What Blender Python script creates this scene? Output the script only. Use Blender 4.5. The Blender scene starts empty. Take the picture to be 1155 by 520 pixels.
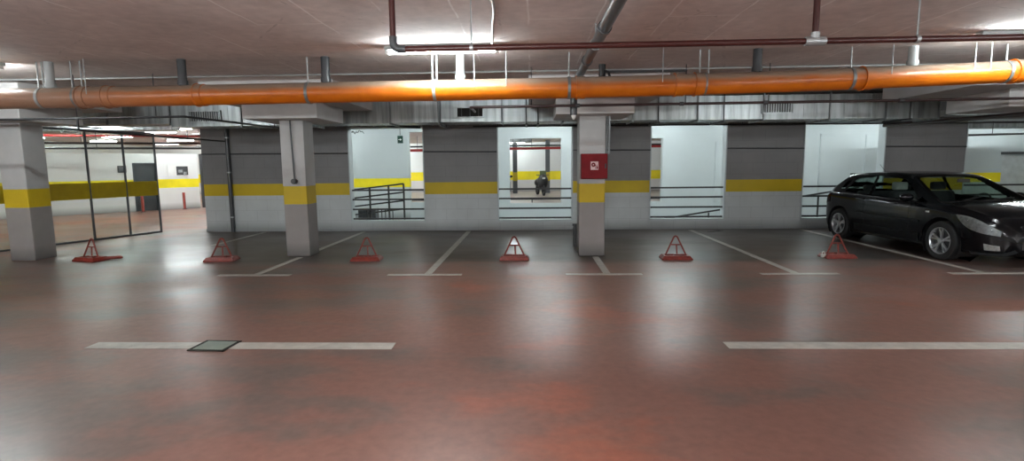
import bpy, bmesh, math, random
from mathutils import Vector, Matrix
random.seed(7)
C = bpy.context.scene.collection
PI = math.pi
CEIL = 2.8

# ---------------------------------------------------------------- materials
def nt(name):
    m = bpy.data.materials.new(name); m.use_nodes = True
    n = m.node_tree; b = n.nodes['Principled BSDF']
    return m, n, b
def N(n, t, **kw):
    x = n.nodes.new(t)
    for k, v in kw.items(): setattr(x, k, v)
    return x
def coords(n, scale=(1,1,1)):
    tc = N(n, 'ShaderNodeTexCoord'); mp = N(n, 'ShaderNodeMapping')
    mp.inputs['Scale'].default_value = scale
    n.links.new(tc.outputs['Object'], mp.inputs['Vector'])
    return mp.outputs['Vector'], tc
def noise(n, vec, scale, detail=4, rough=.55, dist=0):
    x = N(n, 'ShaderNodeTexNoise'); x.inputs['Scale'].default_value = scale
    x.inputs['Detail'].default_value = detail; x.inputs['Roughness'].default_value = rough
    x.inputs['Distortion'].default_value = dist
    n.links.new(vec, x.inputs['Vector']); return x.outputs['Fac']
def ramp(n, fac, stops, interp='LINEAR'):
    r = N(n, 'ShaderNodeValToRGB'); r.color_ramp.interpolation = interp
    e = r.color_ramp.elements
    while len(e) < len(stops): e.new(.5)
    for i, (p, c) in enumerate(stops):
        e[i].position = p; e[i].color = (c[0], c[1], c[2], 1) if not isinstance(c, (int, float)) else (c, c, c, 1)
    n.links.new(fac, r.inputs['Fac']); return r.outputs['Color']
def mix(n, fac, a, b, mode='MIX'):
    x = N(n, 'ShaderNodeMix', data_type='RGBA', blend_type=mode)
    for s, v in ((x.inputs['Factor'], fac), (x.inputs['A'], a), (x.inputs['B'], b)):
        if isinstance(v, (int, float)): s.default_value = v
        elif isinstance(v, tuple): s.default_value = (v[0], v[1], v[2], 1)
        else: n.links.new(v, s)
    return x.outputs['Result']
def math_(n, op, a, b=None, clamp=False):
    x = N(n, 'ShaderNodeMath', operation=op, use_clamp=clamp)
    for i, v in enumerate((a, b)):
        if v is None: continue
        if isinstance(v, (int, float)): x.inputs[i].default_value = v
        else: n.links.new(v, x.inputs[i])
    return x.outputs[0]
def bump(n, b, h, strength=.2, dist=.01):
    x = N(n, 'ShaderNodeBump'); x.inputs['Strength'].default_value = strength; x.inputs['Distance'].default_value = dist
    n.links.new(h, x.inputs['Height']); n.links.new(x.outputs['Normal'], b.inputs['Normal'])

def simple(name, col, rough=.5, metal=0, var=.12, scale=6, spec=.5, coat=0):
    m, n, b = nt(name)
    v, tc = coords(n)
    f = noise(n, v, scale)
    lo = tuple(c*(1-var) for c in col); hi = tuple(min(1, c*(1+var)) for c in col)
    n.links.new(ramp(n, f, [(.3, lo), (.7, hi)]), b.inputs['Base Color'])
    b.inputs['Roughness'].default_value = rough; b.inputs['Metallic'].default_value = metal
    b.inputs['Specular IOR Level'].default_value = spec
    b.inputs['Coat Weight'].default_value = coat; b.inputs['Coat Roughness'].default_value = .05
    return m
def emissive(name, col, strength):
    m, n, b = nt(name)
    b.inputs['Base Color'].default_value = (.9, .9, .9, 1)
    b.inputs['Emission Color'].default_value = (*col, 1); b.inputs['Emission Strength'].default_value = strength
    return m
def glass(name, tint=(.9,.95,.93), rough=.02, mixf=.12):
    m, n, b = nt(name)
    n.nodes.remove(b)
    out = n.nodes['Material Output']
    t = N(n, 'ShaderNodeBsdfTransparent'); t.inputs['Color'].default_value = (*tint, 1)
    g = N(n, 'ShaderNodeBsdfGlossy'); g.inputs['Roughness'].default_value = rough
    lw = N(n, 'ShaderNodeLayerWeight'); lw.inputs['Blend'].default_value = mixf
    mx = N(n, 'ShaderNodeMixShader')
    n.links.new(lw.outputs['Fresnel'], mx.inputs['Fac'])
    n.links.new(t.outputs[0], mx.inputs[1]); n.links.new(g.outputs[0], mx.inputs[2])
    n.links.new(mx.outputs[0], out.inputs['Surface'])
    return m

YEL = (.60, .43, .0)
def banded(name, base_lo, base_hi, z0, z1, zsplit=None, joints=True, yel=YEL, smudge=.25):
    """painted concrete with a yellow band between heights z0 and z1"""
    m, n, b = nt(name)
    v, tc = coords(n)
    sep = N(n, 'ShaderNodeSeparateXYZ'); n.links.new(tc.outputs['Object'], sep.inputs[0])
    z = sep.outputs['Z']
    f1 = noise(n, v, 1.3, 6); f2 = noise(n, v, 14, 5)
    lower = math_(n, 'LESS_THAN', z, zsplit if zsplit is not None else z0)
    col = mix(n, lower, base_hi, base_lo)
    dirt = ramp(n, f1, [(.3, 1-smudge), (.62, 1.0)])
    col = mix(n, 1.0, col, dirt, 'MULTIPLY')
    # darker towards the floor
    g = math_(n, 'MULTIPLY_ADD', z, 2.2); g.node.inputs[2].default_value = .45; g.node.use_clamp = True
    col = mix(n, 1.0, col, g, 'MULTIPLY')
    if joints:
        br = N(n, 'ShaderNodeTexBrick'); br.inputs['Scale'].default_value = 1
        br.inputs['Brick Width'].default_value = .5; br.inputs['Row Height'].default_value = .25
        br.inputs['Mortar Size'].default_value = .006; br.inputs['Mortar Smooth'].default_value = .6
        cm = N(n, 'ShaderNodeCombineXYZ'); n.links.new(sep.outputs['X'], cm.inputs[0]); n.links.new(z, cm.inputs[1])
        n.links.new(cm.outputs[0], br.inputs['Vector'])
        col = mix(n, math_(n, 'MULTIPLY', br.outputs['Fac'], .22), col, (.05, .05, .05))
    wob = math_(n, 'MULTIPLY', math_(n, 'SUBTRACT', f2, .5), .006)
    zz = math_(n, 'ADD', z, wob)
    band = math_(n, 'MULTIPLY', math_(n, 'GREATER_THAN', zz, z0), math_(n, 'LESS_THAN', zz, z1))
    yc = mix(n, 1.0, yel, ramp(n, f1, [(.3, .8), (.6, 1.0)]), 'MULTIPLY')
    col = mix(n, band, col, yc)
    n.links.new(col, b.inputs['Base Color']); b.inputs['Roughness'].default_value = .55
    bump(n, b, f2, .15, .01)
    return m

def floor_mat():
    m, n, b = nt('floor_paint')
    v, tc = coords(n)
    v2, _ = coords(n, (.8, 1.3, 1))
    a = noise(n, v2, .42, 5, .62, .0); c = noise(n, v2, 1.1, 6, .6, .0); d = noise(n, v, 14, 3)
    sep = N(n, 'ShaderNodeSeparateXYZ'); n.links.new(tc.outputs['Object'], sep.inputs[0])
    s = math_(n, 'ADD', math_(n, 'MULTIPLY', a, .65), math_(n, 'MULTIPLY', c, .35))
    # worn grey film is stronger to the left and right of the aisle than in the middle
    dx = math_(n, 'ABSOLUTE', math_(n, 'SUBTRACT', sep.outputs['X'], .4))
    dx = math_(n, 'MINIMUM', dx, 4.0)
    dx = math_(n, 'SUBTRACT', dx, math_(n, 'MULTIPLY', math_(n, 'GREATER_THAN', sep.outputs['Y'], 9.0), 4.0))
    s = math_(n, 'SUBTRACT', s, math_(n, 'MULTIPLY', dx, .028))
    red = ramp(n, s, [(.30, (.115, .098, .088)), (.38, (.155, .108, .092)), (.44, (.22, .112, .088)), (.50, (.205, .110, .088)), (.56, (.30, .112, .076)), (.62, (.24, .118, .092)), (.70, (.18, .124, .106))])
    fine = ramp(n, d, [(.3, .86), (.7, 1.08)])
    red = mix(n, 1.0, red, fine, 'MULTIPLY')
    grey = ramp(n, c, [(.3, (.028, .028, .025)), (.7, (.06, .056, .05))])
    edge = math_(n, 'MULTIPLY', math_(n, 'SUBTRACT', c, .5), .8)
    yy = math_(n, 'ADD', sep.outputs['Y'], edge)
    inbay = math_(n, 'MULTIPLY', math_(n, 'SUBTRACT', yy, 8.1), 3.0, True)
    left = math_(n, 'MULTIPLY', math_(n, 'ADD', sep.outputs['X'], 8.3), 2.0, True)
    beyond = math_(n, 'MULTIPLY', math_(n, 'SUBTRACT', 13.2, sep.outputs['Y']), 3.0, True)
    inbay = math_(n, 'MULTIPLY', math_(n, 'MULTIPLY', inbay, left), beyond)
    col = mix(n, math_(n, 'MULTIPLY', inbay, .85), red, grey)
    n.links.new(col, b.inputs['Base Color'])
    n.links.new(ramp(n, a, [(.3, .27), (.55, .36), (.75, .46)]), b.inputs['Roughness'])
    b.inputs['Specular IOR Level'].default_value = .30
    b.inputs['Specular Tint'].default_value = (1, .88, .82, 1)
    return m
def ceil_mat():
    m, n, b = nt('ceiling_concrete')
    v, tc = coords(n)
    a = noise(n, v, .9, 6, .6, .4); d = noise(n, v, 9, 6)
    col = ramp(n, a, [(.3, (.66, .585, .55)), (.7, (.82, .75, .71))])
    col = mix(n, 1.0, col, ramp(n, d, [(.3, .88), (.7, 1.05)]), 'MULTIPLY')
    br = N(n, 'ShaderNodeTexBrick'); br.inputs['Scale'].default_value = 1
    br.inputs['Brick Width'].default_value = 2.0; br.inputs['Row Height'].default_value = .62
    br.inputs['Mortar Size'].default_value = .010; br.inputs['Mortar Smooth'].default_value = .3
    mp = N(n, 'ShaderNodeMapping'); mp.inputs['Rotation'].default_value = (0, 0, PI/2)
    n.links.new(tc.outputs['Object'], mp.inputs['Vector'])
    wv = N(n, 'ShaderNodeVectorMath', operation='ADD'); n.links.new(mp.outputs[0], wv.inputs[0])
    nn = N(n, 'ShaderNodeTexNoise'); nn.inputs['Scale'].default_value = 2.5; n.links.new(v, nn.inputs['Vector'])
    sc = N(n, 'ShaderNodeVectorMath', operation='SCALE'); sc.inputs['Scale'].default_value = .05
    n.links.new(nn.outputs['Color'], sc.inputs[0]); n.links.new(sc.outputs[0], wv.inputs[1])
    n.links.new(wv.outputs[0], br.inputs['Vector'])
    col = mix(n, math_(n, 'MULTIPLY', br.outputs['Fac'], ramp(n, a, [(.46, .0), (.56, .8)])), col, (.98, .95, .92))
    # hair cracks, dark
    vo = N(n, 'ShaderNodeTexVoronoi', feature='DISTANCE_TO_EDGE'); vo.inputs['Scale'].default_value = .55
    n.links.new(wv.outputs[0], vo.inputs['Vector'])
    ck = math_(n, 'LESS_THAN', vo.outputs['Distance'], .006)
    col = mix(n, math_(n, 'MULTIPLY', ck, ramp(n, d, [(.5, 0.), (.6, .3)])), col, (.16, .14, .13))
    n.links.new(col, b.inputs['Base Color']); b.inputs['Roughness'].default_value = .85
    bump(n, b, d, .25, .01)
    return m
def galv(name, base=(.50, .54, .54), rough=.38):
    m, n, b = nt(name)
    v, tc = coords(n)
    vs, _ = coords(n, (7, 7, .6))
    a = noise(n, vs, 1.6, 3, .5); c = noise(n, v, 2.0, 4)
    lo = tuple(x*.55 for x in base)
    col = ramp(n, a, [(.32, lo), (.62, base)])
    n.links.new(col, b.inputs['Base Color'])
    b.inputs['Metallic'].default_value = .65; b.inputs['Roughness'].default_value = rough
    bump(n, b, c, .3, .03)
    return m
def orange_mat():
    m, n, b = nt('orange_pvc')
    g = N(n, 'ShaderNodeNewGeometry'); sep = N(n, 'ShaderNodeSeparateXYZ'); n.links.new(g.outputs['Normal'], sep.inputs[0])
    v, tc = coords(n)
    f = noise(n, v, 5, 5)
    up = math_(n, 'ADD', sep.outputs['Z'], math_(n, 'MULTIPLY', math_(n, 'SUBTRACT', f, .5), .5))
    sx = N(n, 'ShaderNodeSeparateXYZ'); n.links.new(tc.outputs['Object'], sx.inputs[0])
    leftdust = math_(n, 'MULTIPLY', math_(n, 'SUBTRACT', -3.9, sx.outputs['X']), .55, True)
    dust = ramp(n, up, [(.02, 0.), (.55, .9)])
    dust = math_(n, 'MAXIMUM', dust, math_(n, 'MULTIPLY', leftdust, .75))
    base = ramp(n, f, [(.3, (.50, .115, .003)), (.7, (.62, .16, .004))])
    n.links.new(mix(n, dust, base, (.25, .205, .16)), b.inputs['Base Color'])
    b.inputs['Roughness'].default_value = .34
    return m

M = dict(
    floor=floor_mat(), ceiling=ceil_mat(),
    wall=banded('back_wall_paint', (.56, .60, .60), (.21, .205, .205), .85, 1.125, smudge=.15),
    pillar=banded('pillar_paint', (.28, .26, .25), (.48, .48, .47), .885, 1.19, joints=False, smudge=.22),
    bright=simple('bright_wall_paint', (.47, .52, .53), .6, var=.03, scale=1.5),
    brightband=banded('bright_wall_yellow_band', (.54, .58, .59), (.50, .55, .56), .90, 1.16, joints=False, smudge=.04, yel=(.95, .78, .01)),
    farband=banded('far_wall_yellow_band', (.72, .70, .68), (.76, .77, .76), .66, 1.15, joints=False, smudge=.05, yel=(.95, .78, .01)),
    leftband=banded('left_room_paint', (.74, .74, .72), (.76, .77, .76), .80, 1.12, joints=False, smudge=.05, yel=(.95, .80, .01)),
    brightfloor=simple('ramp_floor_paint', (.50, .52, .52), .6), palefloor=simple('far_floor_paint', (.34, .29, .27), .35, var=.2, scale=1.2),
    cap=simple('capital_concrete', (.58, .57, .56), .7, var=.08, scale=3),
    orange=orange_mat(),
    galv=galv('galvanised_sheet'), galvdark=galv('galvanised_strap', (.32, .34, .34), .5),
    steel=simple('grey_steel', (.42, .45, .46), .4, .6), rod=simple('zinc_rod', (.40, .42, .42), .4, .4),
    red=simple('sprinkler_red', (.055, .010, .008), .38), darkred=simple('dark_red_pipe_paint', (.025, .008, .007), .45),
    black=simple('black_paint', (.012, .012, .013), .4), darkgrey=simple('dark_grey_plastic', (.05, .052, .055), .45),
    greypipe=simple('grey_pvc', (.055, .06, .065), .3), lightgrey=simple('light_grey_pvc', (.42, .46, .46), .4),
    line=simple('road_marking_paint', (.44, .42, .38), .45, var=.18, scale=9),
    barrier=simple('barrier_red_paint', (.17, .020, .011), .45, var=.35, scale=20),
    firered=simple('fire_cabinet_red', (.20, .004, .008), .5, spec=.2), white=simple('white_paint', (.8, .8, .78), .4, var=.05),
    pict=simple('pictogram_white', (.85, .62, .6), .4, var=.05),
    carpaint=simple('black_car_paint', (.002, .0023, .0035), .16, var=.05, coat=.2, spec=.25),
    trim=simple('black_trim', (.01, .01, .011), .5), tyre=simple('tyre_rubber', (.012, .012, .013), .8),
    alloy=simple('silver_alloy', (.50, .51, .53), .3, .8), chrome=simple('chrome', (.7, .7, .72), .12, 1),
    lamp=simple('headlamp_reflector', (.62, .62, .60), .3, .15, var=.3, scale=25), cloth=simple('seat_cloth', (.05, .05, .055), .9),
    head=simple('pale_headrest', (.5, .5, .48), .8),
    carglass=glass('car_window_glass', (.62, .72, .68), .02, .12), lens=glass('headlight_lens', (.9, .93, .95), .03, .3),
    pane=glass('partition_glass', (.86, .89, .87), .03, .10),
    film=simple('yellow_film', (.42, .31, .004), .35, var=.1), mull=simple('mullion_metal', (.10, .11, .12), .4, .4),
    tube=emissive('fluorescent_tube', (.90, .98, 1.0), 190), tubefill=emissive('fill_tube', (.95, .98, 1.0), 260), tubefar=emissive('fluorescent_tube_bright', (.90, .99, 1.0), 190),
    green=simple('green_sign', (.0, .035, .022), .4), door=simple('dark_door_paint', (.05, .055, .06), .4),
    doorgrey=simple('grey_door_paint', (.50, .53, .54), .5), pole=simple('red_brown_pole', (.30, .05, .035), .5),
    grate=simple('drain_grate_metal', (.26, .31, .26), .5, .4), hole=simple('drain_hole', (.02, .02, .016), .9),
    brass=simple('padlock_metal', (.75, .74, .70), .3, .9), farred=simple('far_red_pipe', (.40, .03, .03), .4),
    tail=simple('tail_light', (.06, .004, .004), .25), foliage=simple('olive_cover', (.10, .13, .06), .8),
    silverpaint=simple('silver_car_paint', (.35, .36, .37), .3, .6),
)

# ---------------------------------------------------------------- helpers
def obj(name, bm, mat, parent=None, smooth=False, loc=None):
    me = bpy.data.meshes.new(name)
    bmesh.ops.recalc_face_normals(bm, faces=bm.faces)
    bm.to_mesh(me); bm.free()
    if smooth:
        for p in me.polygons: p.use_smooth = True
        me.set_sharp_from_angle(angle=math.radians(38))
    me.materials.append(M[mat] if isinstance(mat, str) else mat)
    o = bpy.data.objects.new(name, me); C.objects.link(o)
    if parent: o.parent = parent
    if loc: o.location = loc
    return o
def tag(o, label=None, cat=None, group=None, kind=None):
    if label: o['label'] = label
    if cat: o['category'] = cat
    if group: o['group'] = group
    if kind: o['kind'] = kind
    return o
def thing(name, label, cat, loc=(0,0,0), rz=0, group=None):
    o = bpy.data.objects.new(name, None); C.objects.link(o); o.empty_display_size = .1
    o.location = loc; o.rotation_euler = (0, 0, rz)
    return tag(o, label, cat, group)
def copy_tree(o, parent=None):
    c = o.copy(); C.objects.link(c); c.parent = parent
    for ch in list(o.children): copy_tree(ch, c)
    return c
def bx(bm, x0, x1, y0, y1, z0, z1, bev=0):
    r = bmesh.ops.create_cube(bm, size=1, matrix=Matrix.Translation(((x0+x1)/2, (y0+y1)/2, (z0+z1)/2)) @ Matrix.Diagonal((x1-x0, y1-y0, z1-z0, 1)))
    if bev:
        es = list({e for v in r['verts'] for e in v.link_edges})
        bmesh.ops.bevel(bm, geom=es, offset=bev, segments=2, affect='EDGES', profile=.5)
    return bm
def B(): return bmesh.new()
def box(*a, **k): return bx(B(), *a, **k)
def tube(bm, pts, r, seg=12, caps=True):
    """polyline swept by a circle; r may be a list"""
    pts = [Vector(p) for p in pts]; rs = r if isinstance(r, (list, tuple)) else [r]*len(pts)
    rings = []; prev = None
    for i, p in enumerate(pts):
        if i == 0: d = pts[1]-p
        elif i == len(pts)-1: d = p-pts[i-1]
        else: d = (pts[i+1]-p).normalized() + (p-pts[i-1]).normalized()
        d.normalize()
        if prev is None:
            up = Vector((0,0,1)) if abs(d.z) < .9 else Vector((1,0,0))
            a = d.cross(up).normalized()
        else:
            a = prev - d*prev.dot(d); a.normalize()
        prev = a; b = d.cross(a)
        k = 1.0
        if 0 < i < len(pts)-1:
            c = max(.5, d.dot((pts[i+1]-p).normalized())); k = 1.0/c if c < .999 else 1
            k = min(k, 1.15)
        rings.append([bm.verts.new(p + (a*math.cos(2*PI*j/seg) + b*math.sin(2*PI*j/seg))*rs[i]*k) for j in range(seg)])
    for q, w in zip(rings, rings[1:]):
        for j in range(seg): bm.faces.new((q[j], q[(j+1) % seg], w[(j+1) % seg], w[j]))
    if caps:
        bm.faces.new(rings[0][::-1]); bm.faces.new(rings[-1])
    return bm
def bend(pts, rad=.06, n=5):
    """round the corners of a polyline"""
    pts = [Vector(p) for p in pts]; out = [pts[0]]
    for a, b, c in zip(pts, pts[1:], pts[2:]):
        p = b + (a-b).normalized()*rad; q = b + (c-b).normalized()*rad
        for i in range(n+1):
            t = i/n; out.append(p*(1-t)**2 + b*2*t*(1-t) + q*t*t)
    out.append(pts[-1]); return out
def ringband(bm, x, y, z, r, w, t=.006, seg=28, axis='X'):
    """a flat band round a pipe"""
    prof = [(r, -w/2), (r+t, -w/2), (r+t, w/2), (r, w/2)]
    rr = []
    for j in range(seg):
        a = 2*PI*j/seg
        L = []
        for rad, h in prof:
            if axis == 'X': L.append(bm.verts.new((x+h, y+rad*math.cos(a), z+rad*math.sin(a))))
            elif axis == 'Y': L.append(bm.verts.new((x+rad*math.cos(a), y+h, z+rad*math.sin(a))))
            else: L.append(bm.verts.new((x+rad*math.cos(a), y+rad*math.sin(a), z+h)))
        rr.append(L)
    for j in range(seg):
        a, b = rr[j], rr[(j+1) % seg]
        for k in range(4): bm.faces.new((a[k], a[(k+1) % 4], b[(k+1) % 4], b[k]))
    return bm
def wall_mesh(x0, x1, y0, y1, z0, z1, holes):
    """a slab with rectangular openings (hx0,hx1,hz0,hz1), outer faces only"""
    bm = B()
    xs = sorted({x0, x1, *[h[0] for h in holes], *[h[1] for h in holes]}); xs = [x for x in xs if x0 <= x <= x1]
    zs = sorted({z0, z1, *[h[2] for h in holes], *[h[3] for h in holes]}); zs = [z for z in zs if z0 <= z <= z1]
    def solid(i, k):
        if i < 0 or k < 0 or i >= len(xs)-1 or k >= len(zs)-1: return False
        cx = (xs[i]+xs[i+1])/2; cz = (zs[k]+zs[k+1])/2
        return not any(h[0] < cx < h[1] and h[2] < cz < h[3] for h in holes)
    V = {}
    def v(i, k, s):
        if (i, k, s) not in V: V[(i, k, s)] = bm.verts.new((xs[i], (y0, y1)[s], zs[k]))
        return V[(i, k, s)]
    for i in range(len(xs)-1):
        for k in range(len(zs)-1):
            if not solid(i, k): continue
            bm.faces.new((v(i,k,0), v(i+1,k,0), v(i+1,k+1,0), v(i,k+1,0)))
            bm.faces.new((v(i,k,1), v(i,k+1,1), v(i+1,k+1,1), v(i+1,k,1)))
            if not solid(i-1, k): bm.faces.new((v(i,k,0), v(i,k+1,0), v(i,k+1,1), v(i,k,1)))
            if not solid(i+1, k): bm.faces.new((v(i+1,k,0), v(i+1,k,1), v(i+1,k+1,1), v(i+1,k+1,0)))
            if not solid(i, k-1): bm.faces.new((v(i,k,0), v(i,k,1), v(i+1,k,1), v(i+1,k,0)))
            if not solid(i, k+1): bm.faces.new((v(i,k+1,0), v(i+1,k+1,0), v(i+1,k+1,1), v(i,k+1,1)))
    return bm
def struct(name, bm, mat, **k):
    o = obj(name, bm, mat, **k); o['kind'] = 'structure'; return o

# ---------------------------------------------------------------- the shell
struct('floor', box(-22, 18, -9, 37, -.2, 0), 'floor')
struct('ceiling', box(-22, 18, -9, 37, CEIL, CEIL+.25), 'ceiling')
WY = 12.45
struct('floor_ramp', box(-7.5, 14, WY+.22, 15.6, 0, .006), 'brightfloor')
struct('floor_far_hall', box(-9, 14, 15.8, 31, 0, .006), 'palefloor')
OPEN = [(-4.26, -2.49), (-.80, .94), (2.69, 4.41), (6.11, 7.90), (9.64, 12.0)]
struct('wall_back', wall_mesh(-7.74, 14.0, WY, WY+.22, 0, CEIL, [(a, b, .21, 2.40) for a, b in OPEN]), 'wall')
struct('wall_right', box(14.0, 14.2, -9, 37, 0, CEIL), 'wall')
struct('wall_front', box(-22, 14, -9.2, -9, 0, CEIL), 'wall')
struct('wall_left', box(-22.2, -22, -9, 37, 0, CEIL), 'leftband')
# window reveals round each opening, light on their edges put into paler paint
for i, (a, b) in enumerate(OPEN):
    bm = B(); t = .025
    for (x0, x1, z0, z1) in ((a, a+t, .21, 2.40), (b-t, b, .21, 2.40), (a, b, .185, .235), (a, b, 2.375, 2.405)):
        bx(bm, x0, x1, WY-.012, WY+.235, z0, z1)
    struct('window_%d' % (i+1), bm, 'bright')
# the white stairwell and ramp wall behind the openings
RY = 15.6
struct('wall_ramp', wall_mesh(-3.56, 11.9, RY, RY+.2, 0, CEIL, [(-3.56, -2.9, .45, 2.48), (-.64, .84, .40, 2.26), (2.5, 3.72, .42, 2.22)]), 'bright')
struct('wall_ramp_left', box(-7.7, -3.56, RY, RY+.2, 0, CEIL), 'brightband')
struct('wall_ramp_side', box(-7.74, -7.54, WY+.22, RY+.2, 0, CEIL), 'bright')
struct('wall_ramp_right', wall_mesh(11.9, 14.0, RY, RY+.2, 0, CEIL, [(13.1, 14.0, 0, 1.70)]), 'brightband')
struct('door_2', box(13.1, 14.0, RY+.05, RY+.12, 0, 1.70), 'doorgrey')
struct('trim_1', box(13.05, 14.0, RY-.03, RY, 1.66, 1.73), 'darkgrey')
def frame_trim(name, x0, x1, z0, z1):
    bm = B(); t = .035
    for q in ((x0, x0+t, z0, z1), (x1-t, x1, z0, z1), (x0, x1, z1-t, z1), (x0, x1, z0, z0+t)):
        bx(bm, q[0], q[1], RY-.02, RY, q[2], q[3])
    struct(name, bm, 'bright')
frame_trim('trim_2', 8.1, 9.38, .3, 2.28); frame_trim('trim_3', 5.2, 5.62, .4, 2.1)
# far hall seen through the inner openings
struct('wall_far', box(-22, 14, 31.0, 31.2, 0, CEIL), 'farband')
# left lobby: an oblique white wall with a dark doorway
LA = Vector((-18.3, 13.87, 0)); LB = Vector((-12.76, 20.23, 0)); LD = (LB-LA).normalized(); LN = Vector((LD.y, -LD.x, 0)); LANG = math.atan2(LD.y, LD.x)
def on_left(ratio):       # distance along the oblique wall where x/y == ratio
    return (ratio*LA.y - LA.x)/(LD.x - ratio*LD.y)
def left_box(u0, u1, z0, z1, d0, d1): return box(u0, u1, -d1, -d0, z0, z1)
d0, d1 = on_left(-.758), on_left(-.712)
LL = (LB-LA).length
o = struct('wall_lobby', wall_mesh(0, LL, 0, .2, 0, 2.05, [(d0, d1, 0, 1.70)]), 'leftband', loc=LA); o.rotation_euler.z = LANG
bm = B(); bx(bm, d0, d0+.04, -.02, .2, 0, 1.72); bx(bm, d1-.04, d1, -.02, .2, 0, 1.72); bx(bm, d0, d1, -.02, .2, 1.68, 1.72)
o = struct('door_1', bm, 'mull', loc=LA); o.rotation_euler.z = LANG
obj('door_leaf', box(d0+.04, d1-.04, .1, .15, 0, 1.68), 'door', o)
obj('door_handle', box(d0+.1, d0+.22, .07, .1, .85, .88), 'steel', o)
struct('wall_lobby_end', box(-12.74, -11.95, 20.3, 20.5, 0, 2.05), 'darkgrey')
# low dark service duct and pipe behind the last opening
t_ = bpy.data.objects.new('service_duct', None); C.objects.link(t_); t_.location = (11.0, 14.2, 0)
tag(t_, 'dark dented service duct with a black pipe below it behind the fifth opening', 'air duct')
obj('section', box(-1.6, 1.9, -.25, .25, 2.30, 2.50, bev=.02), 'galvdark', t_)
obj('pipe', tube(B(), [(-1.6, -.3, 2.10), (1.9, -.3, 2.16)], .028, 10), 'black', t_, True)
for x in (-1.2, .4, 1.6): obj('hanger', tube(B(), [(x, -.27, 2.12), (x, -.27, CEIL)], .008, 6), 'darkgrey', t_)
# small items on the lobby wall
def lobby(name, ratio0, ratio1, z0, z1, mat, label, cat, parts=()):
    a, b = on_left(ratio0), on_left(ratio1)
    t = thing(name, label, cat, LA + LD*a, LANG)
    obj('panel', box(0, b-a, -.03, 0, z0, z1), mat, t)
    for (nm, fx0, fx1, fz0, fz1, mt) in parts:
        obj(nm, box((b-a)*fx0, (b-a)*fx1, -.04, -.03, z0+(z1-z0)*fz0, z0+(z1-z0)*fz1), mt, t)
lobby('wall_sign', -.787, -.770, 1.38, 1.62, 'darkgrey', 'small dark square plate on the lobby wall left of the dark door', 'sign', [('face', .12, .88, .15, .85, 'mull')])
lobby('notice_board', -.690, -.650, 1.22, 1.62, 'white', 'white notice board with a dark picture right of the dark door', 'notice board', [('picture', .42, .98, .1, .92, 'darkgrey'), ('picture_patch', .5, .72, .35, .6, 'lightgrey'), ('picture_patch', .75, .92, .15, .4, 'doorgrey')])
for i, (r, d, lab) in enumerate(((-.752, .55, 'thin red-brown post on the lobby floor in front of the dark door'), (-.668, .35, 'thin red-brown post standing below the notice board'))):
    p = LA + LD*on_left(r) + LN*d
    t = thing('guard_post', lab, 'post', (p.x, p.y, 0), 0, 'red-brown guard posts in the lobby')
    obj('post', tube(B(), [(0,0,0.01), (0,0,.62)], .045), 'pole', t, True)
    obj('base_plate', tube(B(), [(0,0,0), (0,0,.015)], .08), 'darkgrey', t)

# ---------------------------------------------------------------- pillars
PIL = [(-8.5, 8.55, 'concrete pillar with yellow band at the left edge beside the glass partition'),
       (-3.97, 8.88, 'concrete pillar with yellow band and a black socket hanging on its front'),
       (.975, 8.80, 'concrete pillar with yellow band carrying the red fire hose cabinet'),
       (8.53, 8.6, 'concrete pillar beyond the right edge of the view beside the black car')]
for i, (x, y, lab) in enumerate(PIL):
    w = .42 if i != 1 else .40
    t = thing('concrete_pillar', lab, 'pillar', (x, y, 0), 0, 'concrete pillars along the parking bays')
    hw = w/2
    if i == 3:
        hw = .2
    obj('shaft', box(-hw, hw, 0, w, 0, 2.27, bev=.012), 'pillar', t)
    cy = w/2; c = .60
    wide = i == 3      # the slab thickening over the last pillar reaches further left
    obj('capital', box(-1.62 if wide else -c, c, cy-c, cy+c, 2.27, 2.53, bev=.01), 'cap', t)
    obj('drop_panel', box(-2.42 if wide else -1.02, 1.02, cy-1.0, cy+1.0, 2.53, CEIL, bev=.008), 'cap', t)
# cable and socket on the second pillar
t = thing('hanging_socket', 'black socket on a grey cable on the front of the second pillar', 'socket', (-3.955, 8.86, 1.27))
obj('cable', tube(B(), bend([(-.02, -.005, 1.0), (-.02, -.005, .9), (-.005, -.005, .3), (0, -.005, .03)], .05), .012), 'greypipe', t, True)
bm = tube(B(), [(0, .02, 0), (0, -.05, 0)], .045, 16); obj('socket_body', bm, 'black', t, True)
obj('socket_cap', tube(B(), [(0, -.05, 0), (0, -.065, 0)], .032, 16), 'darkgrey', t, True)
# red fire cabinet
t = thing('fire_cabinet', 'red square fire hose cabinet mounted on the front of the third pillar', 'fire cabinet', (.995, 8.80, 1.27))
obj('cabinet_box', box(-.21, .21, -.14, 0, 0, .40, bev=.006), 'firered', t)
obj('door', box(-.205, .205, -.155, -.14, .005, .395, bev=.005), 'firered', t)
obj('handle', box(.165, .185, -.17, -.155, .17, .24), 'darkgrey', t)
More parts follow.
